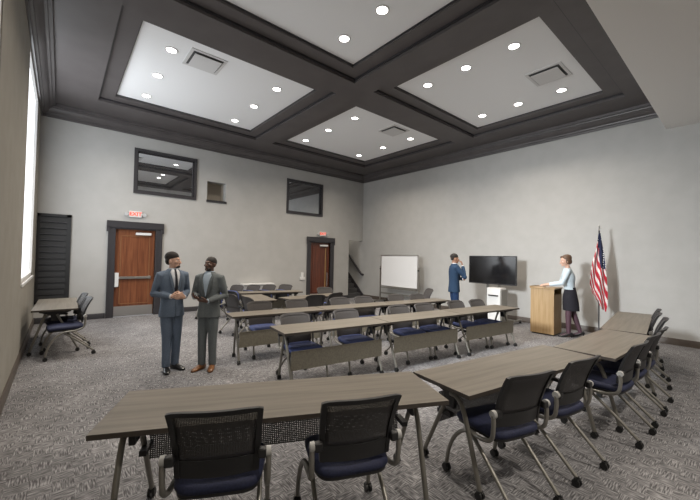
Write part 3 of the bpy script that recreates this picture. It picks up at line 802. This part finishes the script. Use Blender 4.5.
        g = MB().rings([ring((0, ly(z)+dy), r, r*.92, z, 20) for r, z, dy in ((.066,1.44,-.005), (.062,1.475,-.004), (.058,1.50,0), (.062,1.50,0), (.068,1.46,-.004))], 0, True, False)
        g.v = [tuple(T @ Vector(p)) for p in g.v]; g.build('shirt_collar', outfit['shirt'], body)
        strip('front_edge', [[surf(-.002+.006*u, z, .004) for u in range(2)] for z in [.80+.04*i for i in range(8)]], outfit['lapel'], jk)
        # trousers
        b = MB().rings([ring((0, 0), .150, .116, .97, 24), ring((0, 0), .154, .120, .88, 24), ring((0, 0), .148, .114, .80, 24)])
        for s, (hip, kn, an, ta, lift) in leg_pts.items():
            b.tube([hip, hip.lerp(kn, .5), kn, kn.lerp(an, .5), an-Vector((0, .004, .02))], [.088, .080, .066, .060, .056], 18)
        remeshed(b, 'trousers', outfit['legs'], body, .0085, 3, T)
    else:
        b = MB().rings([ring((0, -.02*max(0,(.84-z)/.28)), rx, ry, z, 28) for z, rx, ry in ((.56,.146,.150), (.70,.154,.148), (.84,.160,.136), (.93,.154,.12), (1.02,.130,.10), (1.05,.124,.097))])
        remeshed(b, 'skirt', outfit['legs'], body, .0085, 2, T)
        for s, (hip, kn, an, ta, lift) in leg_pts.items():
            b = MB().tube([hip.lerp(kn, .12), hip.lerp(kn, .5), kn, kn.lerp(an, .35), an, an-Vector((0,0,.03))], [.076, .068, .056, .053, .038, .036], 18, 0, True)
            ca, sa = math.cos(R(ta)), math.sin(R(ta)); b.tube([an+Vector((0,0,-.03)), an+Vector((sa*.07, ca*.07, -.045-lift*.6)), an+Vector((sa*.13, ca*.13, -.06-lift*.9))], [.037, .035, .026], 12, 0, True)
            b.v = [tuple(T @ Vector(p)) for p in b.v]; b.build('stocking', outfit['tights'], body, angle=180)
        strip('neck_scarf', [[surf(u*.012*(1+(1.44-z)*3), z, -.004) for u in (-1, 0, 1)] for z in (1.30, 1.35, 1.40, 1.44)], outfit['scarf'], body)
    # shoes
    for s, (hip, kn, an, ta, lift) in leg_pts.items():
        b = MB(); ca, sa = math.cos(R(ta)), math.sin(R(ta)); rs = []
        heel = .045 if fem else .0
        for a, hw, z0, z1 in ((-.075,.02,.0,.06), (-.06,.036,0,.085), (0,.040,0,.095), (.06,.043,0,.075), (.12,.047,0,.055), (.17,.038,0,.042), (.195,.016,.002,.03)):
            zz = 0 if not fem else heel*max(0, (.10-a)/.17)
            rg = []
            for j in range(14):
                t = 2*math.pi*j/14; u = hw*math.cos(t); v = (math.sin(t)+1)/2; v = v if v > .18 else 0
                px, py = u*ca+a*sa, -u*sa+a*ca
                rg.append((an.x+px, an.y+py, z0+zz+v*(z1-z0)*(.8 if fem else 1)+lift*max(0, (.13-a)/.2)))
            rs.append(rg)
        b.rings(rs)
        if fem: b.tube([(an.x-.055*sa, an.y-.055*ca, heel+lift), (an.x-.058*sa, an.y-.058*ca, .0+lift)], [.016, .008], 8)
        b.v = [tuple(T @ Vector(p)) for p in b.v]; b.build('shoe', outfit['shoes'], body, angle=60)
    return body
MT = {'eye': mat('eye_white', (.7, .68, .65), .3), 'iris': mat('eye_iris', (.03, .02, .015), .2)}
def cloth(name, c, v=.12): return noisy(mat(name, c, .85, 0, .2), tuple(x*(1-v) for x in c), tuple(x*(1+v) for x in c), (120, 120, 120), 2, .15)
skin_l = mat('skin_light', (.60, .37, .27), .55); skin_d = mat('skin_dark', (.11, .056, .038), .5); skin_m = mat('skin_tan', (.36, .19, .12), .55); skin_f = mat('skin_fair', (.58, .36, .27), .55)
hair_k = mat('hair_dark', (.020, .016, .014), .8); hair_b = mat('hair_brown', (.10, .055, .032), .5)
white_shirt = mat('white_shirt', (.72, .73, .76), .8)
cap = [((0,-.020,1.684), (.0795,.099,.080)), ((0,-.050,1.638), (.066,.052,.056))]
o1 = dict(kind='man', hair=[((0,-.022,1.690), (.081,.101,.082)), ((0,-.062,1.630), (.066,.048,.062)), ((.048,-.040,1.645), (.032,.042,.045)), ((-.048,-.040,1.645), (.032,.042,.045))], hairmat=hair_k, beard=[((0,.064,1.546), (.034,.042,.022)), ((0,.094,1.588), (.021,.010,.0045))],
          top=cloth('suit_slate_blue', (.14, .178, .235)), lapel=cloth('lapel_slate_blue', (.12, .153, .20)), legs=cloth('trousers_slate_blue', (.128, .163, .22)), shirt=white_shirt, tie=mat('tie_black', (.012, .012, .018), .5), shoes=mat('shoe_black', (.012, .012, .012), .3))
person(1.165*K, 5.06*K, 189, 1.70, 'man in slate-blue suit with dark hair and black tie, standing with clasped hands', skin_l, o1,
       {1: ((.232,-.05,1.13), (.085,.205,1.10), (-.8,.35,.1), (-.1,-.9,.1), 26), -1: ((-.232,-.05,1.13), (-.075,.215,1.08), (.8,.3,.15), (.1,-.9,.2), 26)},
       {1: (.068, .03, 16, 0), -1: (-.075, -.02, -18, 0)}, turn=42, tilt=0)
o2 = dict(kind='man', hair=[((0,-.016,1.668), (.0765,.096,.086))], hairmat=mat('hair_cropped', (.02, .015, .013), .7), beard=[((0,.042,1.553), (.049,.055,.034)), ((0,.095,1.588), (.024,.010,.005))],
          top=cloth('suit_grey', (.138, .152, .154)), lapel=cloth('lapel_grey', (.117, .131, .133)), legs=cloth('trousers_grey', (.13, .144, .148)), shirt=mat('shirt_pale_blue', (.36, .43, .50), .8), tie=None, shoes=mat('shoe_tan_leather', (.20, .085, .03), .35))
person(1.58*K, 4.83*K, 137, 1.655, 'man in grey suit with cropped hair, beard and tan shoes, hands held out', skin_d, o2,
       {1: ((.232,.0,1.13), (.10,.25,1.12), (-.35,.8,.1), (-.7,-.1,.7), 22), -1: ((-.235,-.04,1.12), (-.065,.225,1.06), (.75,.5,.15), (.1,-.5,.8), 30)},
       {1: (.08, .03, 16, 0), -1: (-.08, .01, -14, 0)}, turn=-14, tilt=-3)
o3 = dict(kind='man', hair=cap, hairmat=hair_k, top=cloth('suit_navy', (.024, .048, .092)), lapel=cloth('lapel_navy', (.019, .052, .11)), legs=cloth('trousers_navy', (.018, .040, .10)), shirt=white_shirt, tie=mat('tie_navy', (.012, .015, .04), .5), shoes=o1['shoes'])
person(7.22*K, 4.62*K, 232, 1.83, 'man in navy blue suit with hand at chin, standing before the television', skin_m, o3,
       {1: ((.245,.17,1.17), (.055,.185,1.435), (-.35,-.15,.9), (-.25,-.9,0), 34), -1: ((-.245,.05,1.13), (-.02,.245,1.11), (.85,-.02,.1), (0,-.9,.2), 25)},
       {1: (.09, .02, 10, 0), -1: (-.10, .04, -12, 0)}, turn=4, tilt=4)
o4 = dict(kind='woman', hair=[((0,-.034,1.686), (.084,.100,.082)), ((.062,-.028,1.63), (.026,.052,.08)), ((-.062,-.028,1.63), (.026,.052,.08)), ((0,-.068,1.625), (.072,.048,.085)), ((.03,.04,1.725), (.045,.035,.025))], hairmat=hair_b, top=cloth('blouse_pale_blue', (.50, .58, .63), .05), legs=cloth('skirt_black', (.022, .021, .027)), tights=mat('stockings_plum', (.075, .035, .05), .6), scarf=mat('scarf_black', (.015, .015, .02), .6), shoes=mat('heels_black', (.012, .012, .013), .3))
person(8.10*K, 2.44*K, 22, 1.83, 'woman in pale blue blouse and black skirt leaning on the lectern', skin_f, o4,
       {1: ((.205,.16,1.13), (.13,.40,1.085), (-.1,.9,-.08), (0,-.1,-1), 12), -1: ((-.205,.16,1.13), (-.13,.40,1.085), (.1,.9,-.08), (0,-.1,-1), 12)},
       {1: (.07, -.19, 4, .03), -1: (-.06, .03, -4, 0)}, turn=16, tilt=14, lean=.10)
#PE
# ------------------------------------------------------------------ lights
def area(name, loc, rot, sx, sy, energy, color, parent=None):
    la = bpy.data.lights.new(name, 'AREA'); la.shape = 'RECTANGLE'; la.size = sx; la.size_y = sy; la.energy = energy; la.color = color
    o = bpy.data.objects.new(name, la); col.objects.link(o); o.location = loc; o.rotation_euler = rot
    return o
# narrow key lamp at the added window; daylight lamp at the one in view
area('left_wall_light', (XL+.01, 3.3*K, 3.0*K), (R(74), 0, R(-93)), .8, 1.2, 165, (.93, .97, 1)).data.spread = R(68)
area('left_wall_light', (XL+.005, (LW[0]+LW[1])/2, (LW[2]+LW[3])/2), (R(90), 0, R(-90)), LW[1]-LW[0]-.1, LW[3]-LW[2]-.1, 94, (.90, .95, 1))
la = bpy.data.lights.new('stairwell_fill', 'POINT'); la.energy = 30; la.color = (1, .92, .82); la.shadow_soft_size = .12  # unseen lamp added so the stairwell wall does not go dark
o = bpy.data.objects.new('stairwell_fill', la); col.objects.link(o); o.location = (8.55*K, YB+.8, 3.6)
wd = bpy.data.worlds.new('world'); S.world = wd; wd.use_nodes = True
wd.node_tree.nodes['Background'].inputs[0].default_value = (.97, .98, 1, 1)
wd.node_tree.nodes['Background'].inputs[1].default_value = .30

# two unseen fill lamps added under the bulkhead to brighten the foreground floor
for x in (1.6, 4.6):
    la = bpy.data.lights.new('foreground_fill', 'AREA'); la.shape = 'DISK'; la.size = .15; la.energy = 62; la.color = (1, .91, .80); la.spread = R(130)
    o = bpy.data.objects.new('foreground_fill', la); col.objects.link(o); o.location = (x*K, -.9, ZS-.01)
# ------------------------------------------------------------------ camera
cam = bpy.data.cameras.new('camera'); cam.sensor_width = 36; cam.lens = 340.8/700*36; cam.clip_start = .05
co = bpy.data.objects.new('camera', cam); col.objects.link(co); S.camera = co
Rv = Vector((.76187432, -.64741292, .02010071)); Uv = Vector((-.02922638, -.00335924, .99956717)); Fv = Vector((.64706518, .76213203, .02148085))
mm = Matrix(((Rv.x, Uv.x, -Fv.x, 0), (Rv.y, Uv.y, -Fv.y, 0), (Rv.z, Uv.z, -Fv.z, 1.56*K), (0, 0, 0, 1)))
co.matrix_world = mm
S.view_settings.view_transform = 'Standard'; S.view_settings.look = 'None'; S.view_settings.exposure = 0; S.view_settings.gamma = 1
S.view_settings.use_curve_mapping = False
S.cycles.max_bounces = 8; S.cycles.diffuse_bounces = 5; S.cycles.use_denoising = True
S.cycles.sample_clamp_indirect = 4
